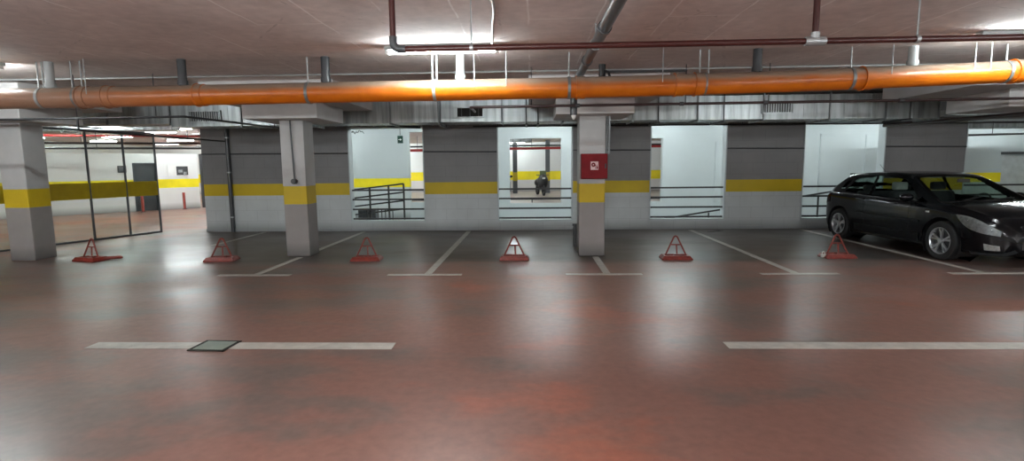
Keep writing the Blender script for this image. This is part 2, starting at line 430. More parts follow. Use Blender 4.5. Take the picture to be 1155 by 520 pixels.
# pictogram: hose reel beside a flame, pale on red
bm = B(); Yp = -.158
def disc(bm, cx, cz, r0, r1, a0=0, a1=2*PI, seg=20, y=Yp):
    pv = None
    for k in range(seg+1):
        a = a0+(a1-a0)*k/seg
        p = (bm.verts.new((cx+r0*math.cos(a), y, cz+r0*math.sin(a))), bm.verts.new((cx+r1*math.cos(a), y, cz+r1*math.sin(a))))
        if pv: bm.faces.new((pv[0], pv[1], p[1], p[0]))
        pv = p
def poly(bm, pts, y=Yp):
    bm.faces.new([bm.verts.new((a, y, b)) for a, b in pts])
poly(bm, [(-.062, .145), (.060, .145), (.060, .275), (-.062, .275)])
obj('pictogram_panel', bm, 'pict', t)
bm = B(); Y2 = Yp-.001
disc(bm, -.018, .225, .010, .034, y=Y2)
poly(bm, [(.012, .225), (.020, .225), (.020, .155), (.012, .155)], Y2)
poly(bm, [(.030, .155), (.044, .155), (.054, .172), (.050, .20), (.044, .192), (.040, .235), (.029, .20)], Y2)
obj('pictogram', bm, 'firered', t)
# flexible hose above the cabinet and small bracket behind the pillar
t = thing('flexible_conduit', 'grey corrugated conduit pair running down behind the fire cabinet', 'conduit', (1.21, 8.86, 1.67))
for dx in (0, .045):
    obj('conduit', tube(B(), [(dx, 0, z) for z in [i*.03 for i in range(21)]], [.014+.004*(i % 2) for i in range(21)], 8), 'galvdark', t, True)
t = thing('floor_bracket', 'grey steel pipe stub standing behind the third pillar', 'pipe', (.79, 9.9, 0))
obj('stub', tube(B(), [(0,0,0), (0,0,.38)], .035), 'darkgrey', t, True)
obj('cap', tube(B(), [(0,0,.38), (0,0,.42)], .05), 'darkgrey', t, True)

# ---------------------------------------------------------------- railings in the openings
nm = ['first opening from the left, showing the ramp handrail', 'second opening, in front of the inner window', 'third opening, right of the fire cabinet', 'fourth opening, left of the black car', 'fifth opening, behind the black car']
for i, (a, b) in enumerate(OPEN):
    t = thing('guard_rail', 'four black flat bars across the '+nm[i], 'railing', ((a+b)/2, WY+.1, 0), 0, 'black guard rails across the wall openings')
    h = (b-a)/2
    for z in (.95, .73, .50, .275):
        obj('bar', box(-h, h, -.015, .015, z-.02, z+.02), 'black', t)
# sloping ramp handrails behind
t = thing('ramp_railing', 'black sloping ramp railing with posts behind the first opening', 'railing', (0, 14.0, 0))
def sl(x, z0): return z0 + .11*(x+4.71)
for z0 in (.90, .68, .46, .24):
    obj('bar', tube(B(), [(-5.3, 0, sl(-5.3, z0)), (-3.36, 0, sl(-3.36, z0))], .02, 8), 'black', t, True)
for x in (-4.76, -4.26, -3.76, -3.36):
    obj('post', box(x-.02, x+.02, -.02, .02, 0, sl(x, .9)), 'black', t)
t = thing('stair_railing', 'short black railing with upright bars low behind the first opening', 'railing', (-3.9, 13.6, 0))
obj('top_rail', box(-.36, .36, -.015, .015, .40, .43), 'black', t); obj('bottom_rail', box(-.36, .36, -.015, .015, .06, .09), 'black', t)
for k in range(8): obj('upright', box(-.34+k*.095, -.32+k*.095, -.01, .01, 0, .40), 'black', t)
t = thing('utility_box', 'grey metal box on the floor behind the first opening', 'box', (-4.45, 14.4, 0))
obj('case', box(-.24, .24, -.12, .12, 0, .36, bev=.01), 'greypipe', t); obj('lid', box(-.25, .25, -.13, .13, .36, .385), 'steel', t)
t = thing('ramp_handrail', 'thin black handrail rising to the right behind the third and fourth openings', 'railing', (0, 14.0, 0))
def sz(x): return .02 + .158*(x-3.2)
obj('rail', tube(B(), [(3.2, 0, sz(3.2)+.03), (8.3, 0, sz(8.3)+.03)], .022, 8), 'black', t, True)
for x in (4.55, 6.1, 7.3, 8.2): obj('post', box(x-.015, x+.015, -.015, .015, 0, sz(x)), 'black', t)
# hanging exit sign behind the first opening
t = thing('exit_sign', 'small dark green hanging emergency sign behind the first opening', 'sign', (-3.55, 14.6, 2.12))
obj('plate', box(-.075, .075, -.012, .012, 0, .2, bev=.004), 'green', t)
obj('rod', tube(B(), [(0, 0, .22), (0, 0, CEIL-2.12)], .008, 6), 'darkgrey', t)
bm = B(); poly(bm, [(-.0, .07), (.04, .1), (-.0, .13)], -.014); poly(bm, [(-.05, .093), (0, .093), (0, .107), (-.05, .107)], -.014)
obj('arrow', bm, 'white', t)

bm = B()
pts = [(-5.36+.52*k/40, RY-.012, 2.50+.045*math.sin(k*.9)*(1-k/60)-.03*math.cos(k*.31)) for k in range(41)]
tube(bm, pts, .008, 6)
tag(obj('scribble', bm, 'black', smooth=True), 'thin black scribbled marks high on the white wall behind the first opening', 'graffiti')
# ---------------------------------------------------------------- wall services
t = thing('wall_conduit', 'thin dark conduit running level across the back wall above the yellow band', 'conduit', (0, WY, 1.83))
prev = -7.74
for a, b in OPEN + [(14, 14)]:
    obj('run', tube(B(), [(prev, -.022, 0), (a, -.022, -.02)], .014, 8), 'darkgrey', t, True); prev = b
t = thing('downpipe', 'grey pipe running down the back wall near its left end', 'pipe', (-7.08, WY-.05, 0))
obj('pipe', tube(B(), [(0,0,0), (0,0,CEIL)], .045, 12), 'greypipe', t, True)
for z in (.35, 1.4, 2.2): obj('clip', ringband(B(), 0, 0, z, .045, .03, .008, axis='Z'), 'steel', t)
# ledge along the foot of the wall
bm = B(); bx(bm, -7.74, 14, WY-.03, WY, 0, .07); struct('baseboard_back', bm, 'wall')

# ---------------------------------------------------------------- the orange drain pipe
OY = 6.5; OR = .121
def oz(x):   # the pipe falls to the left and rises towards the right end
    return 2.395 + .004*x + (.0028*max(0, x)**2)
t = thing('drain_pipe', 'thick orange drain pipe running across the whole hall under the ceiling', 'pipe', (0, OY, 0))
xs = [-9.2 + .6*i for i in range(30)]
obj('pipe', tube(B(), [(x, 0, oz(x)) for x in xs], OR, 32), 'orange', t, True)
for x in (-5.42, -5.1, -3.98, .58, 1.72, 1.95, 3.85, 5.52):
    obj('coupling', ringband(B(), x, 0, oz(x), OR-.002, .09, .012), 'orange', t, True)
    obj('coupling_rim', ringband(B(), x-.05, 0, oz(x), OR, .018, .018), 'orange', t, True)
for x, m_ in ((-5.85, 'lightgrey'), (-4.20, 'greypipe'), (-2.45, 'greypipe'), (-.84, 'lightgrey'), (2.61, 'greypipe'), (4.36, 'lightgrey')):
    br = obj('riser', tube(B(), [(x, 0, oz(x)+OR-.02), (x, 0, CEIL)], .05, 16), m_, t, True)
    obj('collar', ringband(B(), x, 0, oz(x)+OR+.03, .05, .05, .01, axis='Z'), m_, br, True)
# pipe hangers: clamp and rods
for k, (x, dx, lab) in enumerate(((-5.5, .12, 'first'), (-5.95, 0.06, 'second'), (-2.66, 0, 'third'), (-1.14, .05, 'fourth'), (.44, 0, 'fifth'), (2.0, .1, 'sixth'), (3.66, 0, 'seventh'), (5.38, 0, 'eighth'))):
    names = ['steel clamp on the orange pipe just right of its pale left end', 'steel clamp with twin rods near the left end of the orange pipe', 'steel clamp on the orange pipe above the second pillar', 'steel clamp with twin white rods on the orange pipe below the centre lamp',
             'steel clamp on the orange pipe above the fire cabinet', 'steel clamp on the orange pipe above the third opening', 'steel clamp on the orange pipe above the fourth opening', 'steel clamp on the orange pipe below the right lamp']
    h = thing('pipe_hanger', names[k], 'pipe clamp', (x, OY, oz(x)), 0, 'hangers of the orange drain pipe')
    obj('clamp', ringband(B(), 0, 0, 0, OR+.001, .035, .007), 'galvdark' if k not in (1, 3) else 'rod', h, True)
    for s in ((-dx/2, dx/2) if dx else (0,)):
        obj('rod', tube(B(), [(s, -.02, OR-.004), (s, -.02, CEIL-oz(x))], .009 if k != 3 else .012, 8), 'rod', h)
# loose threaded rods beside the pipe
RODS = [-5.3, -.66, -.29, 1.5, 4.05, 4.95, 5.12]
for x in RODS:
    o = obj('threaded_rod', tube(B(), [(x, OY-.135, oz(x)+.02), (x, OY-.135, CEIL)], .005, 6), 'steel')
    tag(o, 'thin zinc rod hanging from the ceiling in front of the orange pipe', 'rod', 'thin rods along the orange pipe')
# thin white conduit along the ceiling behind the pipe
t = tag(obj('ceiling_conduit', tube(B(), [(-9, 7.6, CEIL-.02), (8, 7.6, CEIL-.02)], .012, 8), 'rod', smooth=True), 'thin pale conduit fixed along the ceiling behind the orange pipe', 'conduit')

# ---------------------------------------------------------------- red sprinkler pipe
t = thing('sprinkler_pipe', 'dark red sprinkler pipe with an elbow left and two drops from the ceiling', 'pipe', (0, 4.0, 0))
def rz_(x): return 2.345 + .001*x
obj('main_run', tube(B(), bend([(-1.0, 0, CEIL), (-1.0, 0, rz_(-1)), (6.5, 0, rz_(6.5))], .06, 6), .022, 14), 'red', t, True)
obj('elbow', tube(B(), bend([(-1.0, 0, rz_(-1)+.09), (-1.0, 0, rz_(-1)), (-.91, 0, rz_(-1))], .06, 6), .029, 14), 'greypipe', t, True)
obj('drop', tube(B(), [(2.0, 0, rz_(2)), (2.0, 0, CEIL)], .022, 14), 'red', t, True)
obj('tee', tube(B(), [(1.93, 0, rz_(2)), (2.07, 0, rz_(2))], .031, 14), 'steel', t, True)
obj('tee_collar', tube(B(), [(2.0, 0, rz_(2)+.02), (2.0, 0, rz_(2)+.06)], .029, 14), 'steel', t, True)
for x in (-.43, 2.7):
    r_ = obj('rod', tube(B(), [(x, 0, rz_(x)+.02), (x, 0, CEIL)], .006, 6), 'steel', t)
    obj('clip', ringband(B(), x, 0, rz_(x), .0225, .025, .006), 'steel', r_)

# ---------------------------------------------------------------- grey pipe running away from the viewer
t = thing('vent_pipe', 'dark grey pipe running along the ceiling towards the third pillar', 'pipe', (.6, 0, 0))
obj('pipe', tube(B(), bend([(0, -5, 2.61), (0, 7.85, 2.61), (.0, 7.85, 2.20)], .09, 6), .05, 20), 'greypipe', t, True)
for y in (1.2, 4.6, 6.0): obj('coupling', ringband(B(), 0, y, 2.61, .049, .08, .01, axis='Y'), 'greypipe', t, True)
for y in (2.6, 5.2):
    r_ = obj('strap', ringband(B(), 0, y, 2.61, .05, .02, .006, axis='Y'), 'steel', t)
    obj('strap_rod', tube(B(), [(0, y, 2.66), (0, y, CEIL)], .006, 6), 'steel', r_)
obj('sprinkler_head', tube(B(), [(0, 7.85, 2.20), (0, 7.85, 2.17), (0, 7.85, 2.14)], [.035, .03, .012], 12), 'white', t, True)
t = thing('valve', 'small black valve under the ceiling behind the orange pipe', 'valve', (.93, 7.3, 2.665))
obj('body', tube(B(), [(0, 0, -.05), (0, 0, .14)], .045, 14), 'black', t, True)
obj('lever', tube(B(), bend([(0, -.02, .06), (.07, -.06, .03), (.1, -.08, -.06)], .02), .016, 8), 'black', t, True)
obj('side_branch', tube(B(), [(0, 0, .04), (1.1, 0, .04)], .018, 8), 'darkgrey', t, True)

# ---------------------------------------------------------------- thin dark pipes under the duct
t = thing('thin_pipe', 'thin dark red pipe running level in front of the duct and the third pillar', 'pipe', (0, 7.4, 0))
obj('run', tube(B(), bend([(-.83, .6, 2.285), (-.83, 0, 2.285), (7.9, 0, 2.30)], .05), .018, 10), 'darkred', t, True)
for x in (.62, 2.0, 3.1, 4.85): obj('coupling', ringband(B(), x, 0, 2.285+.0017*(x+.8), .0175, .05, .01), 'darkgrey', t, True)
for x in (.0, 2.05, 3.14): obj('rod', tube(B(), [(x, 0, 2.30), (x, 0, CEIL)], .007, 6), 'black', t)
t = thing('thin_pipe', 'thin dark pipe running level past the capital of the leftmost pillar', 'pipe', (0, 7.4, 0))
obj('run', tube(B(), [(-9.6, 0, 2.20), (-4.85, 0, 2.215)], .016, 10), 'black', t, True)
obj('run_end', tube(B(), bend([(-4.85, 0, 2.215), (-4.80, 0, 2.215), (-4.80, 2.7, 2.25)], .04), .016, 10), 'black', t, True)
obj('drop', tube(B(), bend([(-6.33, 0, 2.205), (-6.33, 0, 2.05), (-6.33, 3.6, 2.05)], .05), .016, 10), 'black', t, True)
for x in (-9.0, -6.33, -5.2): obj('rod', tube(B(), [(x, 0, 2.21), (x, 0, CEIL)], .006, 6), 'black', t)
t = thing('thin_pipe', 'thin black pipe running level along the tops of the wall openings', 'pipe', (0, 12.1, 0))
obj('run', tube(B(), [(-1.3, 0, 2.365), (11.0, 0, 2.30)], .018, 10), 'black', t, True)
for x in (-.75, 1.9, 4.6, 7.6): obj('rod', tube(B(), [(x, 0, 2.34), (x, 0, CEIL)], .006, 6), 'black', t)
t = thing('branch_pipe', 'dark red pipe running obliquely under the ceiling at the right towards the wall', 'pipe', (0, 0, 0))
obj('run', tube(B(), [(7.55, 12.0, 2.26), (7.6, 8.6, 2.20), (7.15, 7.6, 2.20)], .035, 12), 'darkred', t, True)
obj('rod', tube(B(), [(7.6, 10.8, 2.28), (7.6, 10.8, CEIL)], .008, 6), 'black', t)
# slanting brackets close under the duct, in front of the openings
for (x, y, lab) in ((-2.9, 11.5, 'black slanting strut at the top of the first opening'), (1.45, 11.1, 'black slanting strut below the duct right of the fire cabinet')):
    o = obj('strut', tube(B(), [(x-.55, y+.6, 2.42), (x+.55, y-.1, 2.31)], .028, 8), 'black')
    tag(o, lab, 'strut')

# ---------------------------------------------------------------- galvanised duct
DY = 10.3; DD = .62
t = thing('air_duct', 'long galvanised rectangular air duct under the ceiling in front of the back wall', 'air duct', (0, DY, 0))
def duct_part(x0, x1, z0, z1, name='duct_section', y0=0, y1=DD):
    return obj(name, box(x0, x1, y0, y1, z0, z1, bev=.006), 'galv', t)
segs = [(-9.4, -8.2, 2.38, 2.68), (-8.2, -6.95, 2.36, 2.70), (-6.95, -5.55, 2.30, 2.74), (-5.55, -4.2, 2.30, 2.74), (-4.2, -2.67, 2.32, 2.74), (-2.67, -1.75, 2.32, 2.74)]
x = -1.75
segs += [(-1.75, -.55, 2.32, 2.74), (-.55, .6, 2.31, 2.74), (.6, 1.9, 2.31, 2.74), (1.9, 3.1, 2.31, 2.74), (3.1, 4.3, 2.30, 2.74), (4.3, 5.5, 2.29, 2.74), (5.5, 6.5, 2.29, 2.74), (6.5, 7.45, 2.28, 2.74)]
for s in segs:
    sec = duct_part(*s)
    # standing seams and flange on each section
    f = B()
    bx(f, s[1]-.025, s[1]-.001, -.03, DD+.03, s[2]-.03, s[3]+.03); obj('flange', f, 'galvdark', sec)
    n_ = max(1, int((s[1]-s[0])/.3)); f = B()
    for k in range(1, n_+1):
        xx = s[0] + (s[1]-s[0])*k/(n_+1)
        bx(f, xx-.006, xx+.006, -.008, DD+.008, s[2]-.008, s[3]+.008)
    obj('seam', f, 'galv', sec)
def grille(x0, x1, z0, z1, dark=False):
    f = B(); e = .02
    for q in ((x0, x1, z1-e, z1), (x0, x1, z0, z0+e), (x0, x0+e, z0, z1), (x1-e, x1, z0, z1)):
        bx(f, q[0], q[1], -.035, -.005, q[2], q[3])
    g = obj('grille', f, 'galv', t)
    obj('grille_back', box(x0+e, x1-e, -.012, -.006, z0+e, z1-e), 'hole' if dark else 'darkgrey', g)
    f = B(); nn = int((x1-x0-2*e)/.045)
    for k in range(nn if not dark else 3):
        xx = x0+e+(x1-x0-2*e)*(k+.5)/(nn if not dark else 3)
        bx(f, xx-.007, xx+.007, -.03, -.012, z0+e, z1-e)
    obj('louvre', f, 'galv' if not dark else 'darkgrey', g)
grille(-6.58, -5.95, 2.38, 2.60); grille(-1.42, -.90, 2.40, 2.60, True); grille(4.24, 4.82, 2.40, 2.60)
# duct hangers (U straps)
for x in (-8.9, -4.9, -1.72, -.1, .12, 2.35, 3.55, 6.9):
    h = thing('duct_hanger', 'black rod hanger with a cross strap under the galvanised duct', 'duct hanger', (x, DY, 0), 0, 'hangers under the galvanised duct')
    zb = 2.265 if x > -8 else 2.34
    for yy in (-.05, DD+.05): obj('rod', tube(B(), [(0, yy, zb), (0, yy, CEIL)], .009, 6), 'black', h)
    obj('strap', box(-.02, .02, -.09, DD+.09, zb-.012, zb+.012), 'black', h)
# galvanised cable tray behind, above the openings
t = thing('cable_tray', 'dented pale galvanised tray between the duct and the back wall', 'cable tray', (0, 11.5, 0))
bm = B(); bx(bm, 0.9, 13.9, 0, .4, 2.42, 2.44); bx(bm, .9, 13.9, 0, .012, 2.44, 2.52); bx(bm, .9, 13.9, .388, .4, 2.44, 2.52)
obj('tray', bm, 'galv', t)
for x in (2, 4.4, 6.8, 9.2, 11.5): obj('rod', tube(B(), [(x, .02, 2.44), (x, .02, CEIL)], .007, 6), 'steel', t)

# ---------------------------------------------------------------- fluorescent lamps
def make_lamp(tubemat):
    t = thing('ceiling_lamp', '', 'lamp', (0, 0, 0))
    bm = B(); bx(bm, -.62, .62, -.05, .05, -.045, 0, bev=.008); obj('housing', bm, 'lightgrey', t)
    obj('tube', tube(B(), [(-.585, 0, -.068), (.585, 0, -.068)], .016, 10), tubemat, t, True)
    for s in (-1, 1): obj('end_cap', box(s*.6-.018, s*.6+.018, -.025, .025, -.09, -.04, bev=.004), 'white', t)
    return t
L0 = make_lamp('tube'); L1 = make_lamp('tubefar')
used = {L0.name: False, L1.name: False}
def make_fill_lamp():  # added unseen fill lamp, hung low so its light spreads over the ceiling
    t = thing('added_fill_lamp', '', 'lamp', (0, 0, 0))
    obj('tube', tube(B(), [(-.72, 0, 0), (.72, 0, 0)], .016, 10), 'tubefill', t, True)
    for s in (-1, 1):
        obj('end_cap', box(s*.74-.02, s*.74+.02, -.022, .022, -.03, .03, bev=.004), 'white', t)
        obj('rod', tube(B(), [(s*.74, 0, .03), (s*.74, 0, .70)], .006, 6), 'rod', t)
    return t

def lamp(x, y, label, group, far=False, rz=0, z=CEIL):
    p = L1 if far else L0
    o = p if not used[p.name] else copy_tree(p)
    used[p.name] = True
    o.location = (x, y, z); o.rotation_euler = (0, 0, rz); o['label'] = label; o['group'] = group
    return o
lamp(-.97, 6.0, 'white fluorescent batten lamp on the ceiling above the elbow of the red pipe', 'lamps over the near aisle')
lamp(5.18, 5.85, 'white fluorescent batten lamp at the right edge of the ceiling', 'lamps over the near aisle')
lamp(-7.0, 6.45, 'white fluorescent batten lamp at the left edge of the ceiling', 'lamps over the near aisle')
S0 = None
for y in (1.2, -3.0, -7.0):
    for x in (-13, -7, -1, 5.2, 11):
        S0 = make_fill_lamp() if S0 is None else S0
        o = S0 if (y == 1.2 and x == -13) else copy_tree(S0)
        o.location = (x, y, CEIL-.70); o['label'] = 'unseen fill tube added on two rods behind the viewer to light the ceiling'; o['group'] = 'added fill lamps behind the viewer'
lamp(11.3, 5.9, 'white fluorescent batten lamp on the ceiling outside the right edge', 'lamps outside the view')
for x in (-5.8, -2.4, .6, 3.6, 6.6, 9.6, 12.6): lamp(x, 14.0, 'white fluorescent batten lamp over the ramp behind the openings', 'lamps over the ramp', True)
for x, y in ((-6, 20), (-1.6, 20.5), (2.4, 20.5), (6.5, 20), (-4.5, 26), (-.7, 25), (2.2, 27), (7, 26), (-1.0, 29.6)): lamp(x, y, 'white fluorescent batten lamp in the far hall beyond the inner openings', 'lamps in the far hall', True)
for x, y in ((-13.0, 10.5), (-11.2, 13.2), (-13.3, 14.6), (-11.0, 16.4), (-15.5, 13.2), (-12.6, 18.0), (-9.6, 18.2), (-10.9, 20.2)): lamp(x, y, 'white fluorescent batten lamp in the lobby behind the glass partition', 'lamps in the lobby', True, z=CEIL-.02)

for k, (x, y) in enumerate([(x, y) for y in (20.5, 23.5, 27, 30) for x in (-19.5, -16, -12.5, -9.5)]): lamp(x+.5*(k//4), y, 'white fluorescent batten lamp far behind the lobby wall', 'lamps behind the lobby', True)
# white conduit snaking to the centre lamp
t = tag(obj('lamp_cable', tube(B(), bend([(-.33, 3.2, CEIL-.012), (-.30, 4.6, CEIL-.012), (-.36, 5.2, CEIL-.012), (-.42, 5.97, CEIL-.012)], .2), .012, 8), 'rod', smooth=True), 'pale conduit on the ceiling leading to the centre lamp', 'conduit')

# ---------------------------------------------------------------- glass partition at left
def gy(r): y = 13.22/(.354-r); return Vector((r*y, y, 0))
PTS = [gy(r) for r in (-1.25, -1.09, -1.0, -.93, -.845, -.773, -.712)]
t = thing('glass_partition', 'glass partition with thin dark mullions and a yellow band beside the leftmost pillar', 'partition', (0, 0, 0))
for i, (a, b) in enumerate(zip(PTS, PTS[1:])):
    d = (b-a); L = d.length; ang = math.atan2(d.y, d.x)
    def place(o): o.location = a; o.rotation_euler.z = ang; return o
    place(obj('pane', box(.02, L-.02, -.004, .004, .03, 2.30), 'pane', t))
    place(obj('band', box(.0, L, -.012, -.006, .885, 1.22), 'film', t))
    place(obj('rail', bx(box(0, L, -.02, .02, 0, .035), 0, L, -.02, .02, 2.30, 2.34), 'mull', t))
for p in PTS:
    obj('mullion', box(p.x-.016, p.x+.016, p.y-.016, p.y+.016, 0, 2.34), 'mull', t)
# posts above the partition carrying pipes into the lobby
for k, (z, off, mt, lab) in enumerate(((2.18, .5, 'darkred', 'dark red pipe crossing the lobby under the ceiling'), (2.06, 1.0, 'greypipe', 'grey pipe crossing the lobby under the ceiling'), (2.45, 2.0, 'farred', 'bright red pipe crossing the lobby close to the ceiling'))):
    t = thing('lobby_pipe', lab, 'pipe', (0, 0, 0))
    obj('run', tube(B(), [(-17.0, 12.3+off, z+.05), (-8.0, 14.6+off, z)], .03, 10), mt, t, True)
    for x in (-15, -12, -9.5): obj('rod', tube(B(), [(x, 12.3+off+(x+17)*.2556, z), (x, 12.3+off+(x+17)*.2556, CEIL)], .008, 6), 'darkgrey', t)
t = thing('lobby_duct', 'pale galvanised duct under the lobby ceiling behind the glass partition', 'air duct', (0, 0, 0))
obj('section', box(-14.5, -9.2, 13.5, 14.0, 2.48, 2.74, bev=.01), 'galv', t)
obj('flange', box(-12.0, -11.96, 13.47, 14.03, 2.45, 2.77), 'galvdark', t)

# ---------------------------------------------------------------- floor markings
K = [(-6.25, None), (-3.90, -3.91), (-1.46, -1.50), (1.03, .98), (3.58, 3.62), (6.05, 6.12)]
names = ['reaching the wall left of the second pillar', 'in front of the second pillar', 'left of the middle barrier', 'in front of the third pillar', 'between the fifth barrier and the black car', 'in front of the black car']
for i, (x, tx) in enumerate(K):
    t = thing('bay_marking', 'white painted bay line on the floor '+names[i], 'floor marking', (x, 7.3, 0), 0, 'T-shaped bay lines')
    if tx is None: tx = x-.02
    wy = 4.95
    px0 = .05
    if i in (1, 3):     # the pillar stands on the line
        obj('line', box(-.05, .05, .05, 1.48 if i == 1 else 1.42, .0, .003), 'line', t)
        if i == 1: obj('line', box(-.05, .05, 2.1, wy, .0, .003), 'line', t)
    else:
        obj('line', box(-.05, .05, px0 if i else 2.9, wy, .0, .003), 'line', t)
    if i: obj('crossbar', box(tx-x-.52, tx-x+.52, -.05, .05, .0, .003), 'line', t)
tag(obj('aisle_line', box(-3.79, -1.17, 4.25, 4.41, 0, .003), 'line'), 'long white dash on the aisle floor at left, crossed by the drain', 'floor marking', 'long white dashes in the aisle')
tag(obj('aisle_line', box(1.60, 4.45, 4.29, 4.45, 0, .003), 'line'), 'long white dash on the aisle floor at right', 'floor marking', 'long white dashes in the aisle')
# drain
t = thing('floor_drain', 'small square green-grey drain grate set in the left white dash', 'drain', (-2.70, 4.32, 0), -.05)
obj('frame', bx(bx(bx(box(-.16, .16, -.13, -.105, 0, .008), -.16, .16, .105, .13, 0, .008), -.16, -.135, -.13, .13, 0, .008), .135, .16, -.13, .13, 0, .008), 'hole', t)
obj('pit', box(-.135, .135, -.105, .105, 0, .004), 'hole', t)
bm = B()
for k in range(9): bx(bm, -.13, .13, -.1+k*.0235, -.1+k*.0235+.017, .003, .008)
obj('grate', bm, 'grate', t)

# ---------------------------------------------------------------- folding parking barriers
def make_barrier():
    t = thing('parking_barrier', '', 'parking barrier')
    bm = B()
    # shallow tray with sloped edges
    def ringp(hx, hy, z): return [bm.verts.new(p) for p in ((-hx,-hy,z), (hx,-hy,z), (hx,hy,z), (-hx,hy,z))]
    a = ringp(.235, .14, 0); b = ringp(.235, .14, .02); c = ringp(.20, .11, .065); d = ringp(.17, .08, .065); e = ringp(.165, .075, .03)
    for q, w in ((a, b), (b, c), (c, d), (d, e)):
        for j in range(4): bm.faces.new((q[j], q[(j+1) % 4], w[(j+1) % 4], w[j]))
    bm.faces.new(a[::-1]); bm.faces.new(e)
    obj('base', bm, 'barrier', t)
    bm = B(); tube(bm, bend([(-.165, 0, .05), (-.02, .04, .36), (.02, .04, .36), (.165, 0, .05)], .03, 5), .013, 10)
    fr = obj('frame', bm, 'barrier', t, True)
    obj('crossbar', tube(B(), [(-.085, .022, .225), (.085, .022, .225)], .011, 8), 'barrier', fr, True)
    obj('strut', tube(B(), [(0.012, .022, .225), (.02, -.0, .05)], .012, 8), 'barrier', t, True)
    obj('lock_housing', box(-.03, .07, -.03, .03, .035, .08, bev=.005), 'barrier', t)
    return t
pb = make_barrier()
BR = [(-7.33, 8.55, -.25, 'red folding parking barrier beside the glass partition'), (-5.08, 8.5, .1, 'red folding parking barrier left of the second pillar'),
      (-2.68, 8.5, .05, 'red folding parking barrier right of the second pillar'), (-.29, 8.52, 0, 'red folding parking barrier left of the third pillar, in front of the second opening'),
      (2.27, 8.5, -.04, 'red folding parking barrier right of the third pillar, in front of the third opening'), (4.82, 8.58, 0, 'red folding parking barrier with a metal padlock beside the black car')]
for i, (x, y, r, lab) in enumerate(BR):
    o = pb if i == 0 else copy_tree(pb)
    o.location = (x, y, 0); o.rotation_euler = (0, 0, r); o['label'] = lab; o['group'] = 'red parking barriers on the bays'
obj('padlock', bx(tube(B(), bend([(-.26, -.05, .05), (-.26, -.05, .10), (-.22, -.05, .10), (-.22, -.05, .05)], .018), .006, 6), -.275, -.205, -.065, -.035, .01, .06, bev=.004), 'brass', o)
# the leftmost barrier has its loading arm folded out to the right
obj('side_arm', tube(B(), bend([(.17, .03, .03), (.40, .22, .03), (.30, .28, .03), (.12, .14, .03)], .05), .018, 8), 'barrier', pb, True)

# ---------------------------------------------------------------- the black hatchback
def lerp_tab(tab, s):
    if s <= tab[0][0]: return tab[0][1]
    for i in range(len(tab)-1):
        a, b = tab[i], tab[i+1]
        if s <= b[0]:
            t = (s-a[0])/(b[0]-a[0])
            p0 = tab[i-1] if i > 0 else a; p3 = tab[i+2] if i+2 < len(tab) else b
            m1 = (b[1]-p0[1])/(b[0]-p0[0]) if i > 0 else (b[1]-a[1])/(b[0]-a[0])
            m2 = (p3[1]-a[1])/(p3[0]-a[0]) if i+2 < len(tab) else (b[1]-a[1])/(b[0]-a[0])
            sl_ = (b[1]-a[1])/(b[0]-a[0])
            if sl_*m1 < 0 or sl_ == 0: m1 = 0
            if sl_*m2 < 0 or sl_ == 0: m2 = 0
            lim = 3*abs(sl_); m1 = max(-lim, min(lim, m1)); m2 = max(-lim, min(lim, m2))
            h = b[0]-a[0]; t2 = t*t; t3 = t2*t
            return (2*t3-3*t2+1)*a[1] + (t3-2*t2+t)*h*m1 + (-2*t3+3*t2)*b[1] + (t3-t2)*h*m2
    return tab[-1][1]
CL = 4.12
ZT = [(0, .70), (.04, .86), (.10, .97), (.30, 1.13), (.50, 1.285), (.56, 1.315), (.9, 1.355), (1.4, 1.375), (1.9, 1.365), (2.25, 1.325), (2.4, 1.27), (2.75, 1.09), (3.05, .935), (3.12, .915), (3.4, .885), (3.7, .825), (3.92, .74), (4.04, .64), (4.12, .50)]
ZB = [(0, .62), (.04, .80), (.10, .88), (.3, .925), (.6, .925), (1.5, .90), (2.6, .865), (3.05, .845), (3.4, .815), (3.7, .755), (3.92, .665), (4.04, .58), (4.12, .46)]
WD = [(0, .66), (.04, .74), (.15, .81), (.4, .855), (.9, .872), (2.0, .875), (3.0, .878), (3.4, .872), (3.65, .845), (3.85, .785), (3.98, .70), (4.07, .58), (4.12, .46)]
ZU = [(0, .30), (.05, .24), (.2, .19), (.8, .17), (3.3, .17), (3.9, .17), (4.05, .19), (4.12, .26)]
def section(s):
    zt, zb, w, zu = (lerp_tab(T, s) for T in (ZT, ZB, WD, ZU))
    k = max(0, min(1, (zt-zb-.06)/.38))
    wr = w-.09-.17*k
    flare = 0
    P = [(0, zu), (w-.12, zu), (w-.03, zu+.05), (w, zu+(zb-zu)*.38), (w+.002, zu+(zb-zu)*.62), (w-.012, zb-.055), (w-.05, zb)]
    P += [(w-.075, zb+.02), (wr, zt-.065*k-.016), (wr-.07, zt-.018), (wr*.5, zt-.001), (0, zt+.006)]
    return P
def catmull(P, sub):
    out = []
    for i in range(len(P)-1):
        p1, p2 = P[i], P[i+1]; p0 = P[i-1] if i else p1; p3 = P[i+2] if i+2 < len(P) else p2
        n_ = sub[i]
        for k in range(n_):
            t = k/n_; q = []
            for c in (0, 1):
                m1 = (p2[c]-p0[c])*.5*.6; m2 = (p3[c]-p1[c])*.5*.6
                t2 = t*t; t3 = t2*t
                q.append((2*t3-3*t2+1)*p1[c]+(t3-2*t2+t)*m1+(-2*t3+3*t2)*p2[c]+(t3-t2)*m2)
            if i in (7,): # straight side glass
                q = [p1[0]*(1-t)+p2[0]*t, p1[1]*(1-t)+p2[1]*t]
            out.append((q[0], q[1], i+t))
    out.append((P[-1][0], P[-1][1], len(P)-1)); return out
SUB = [3, 3, 5, 8, 10, 4, 2, 16, 4, 6, 4]
NS = 210
WS = (.66, 3.24); WR = .37; WZ = .31      # axle positions along the car
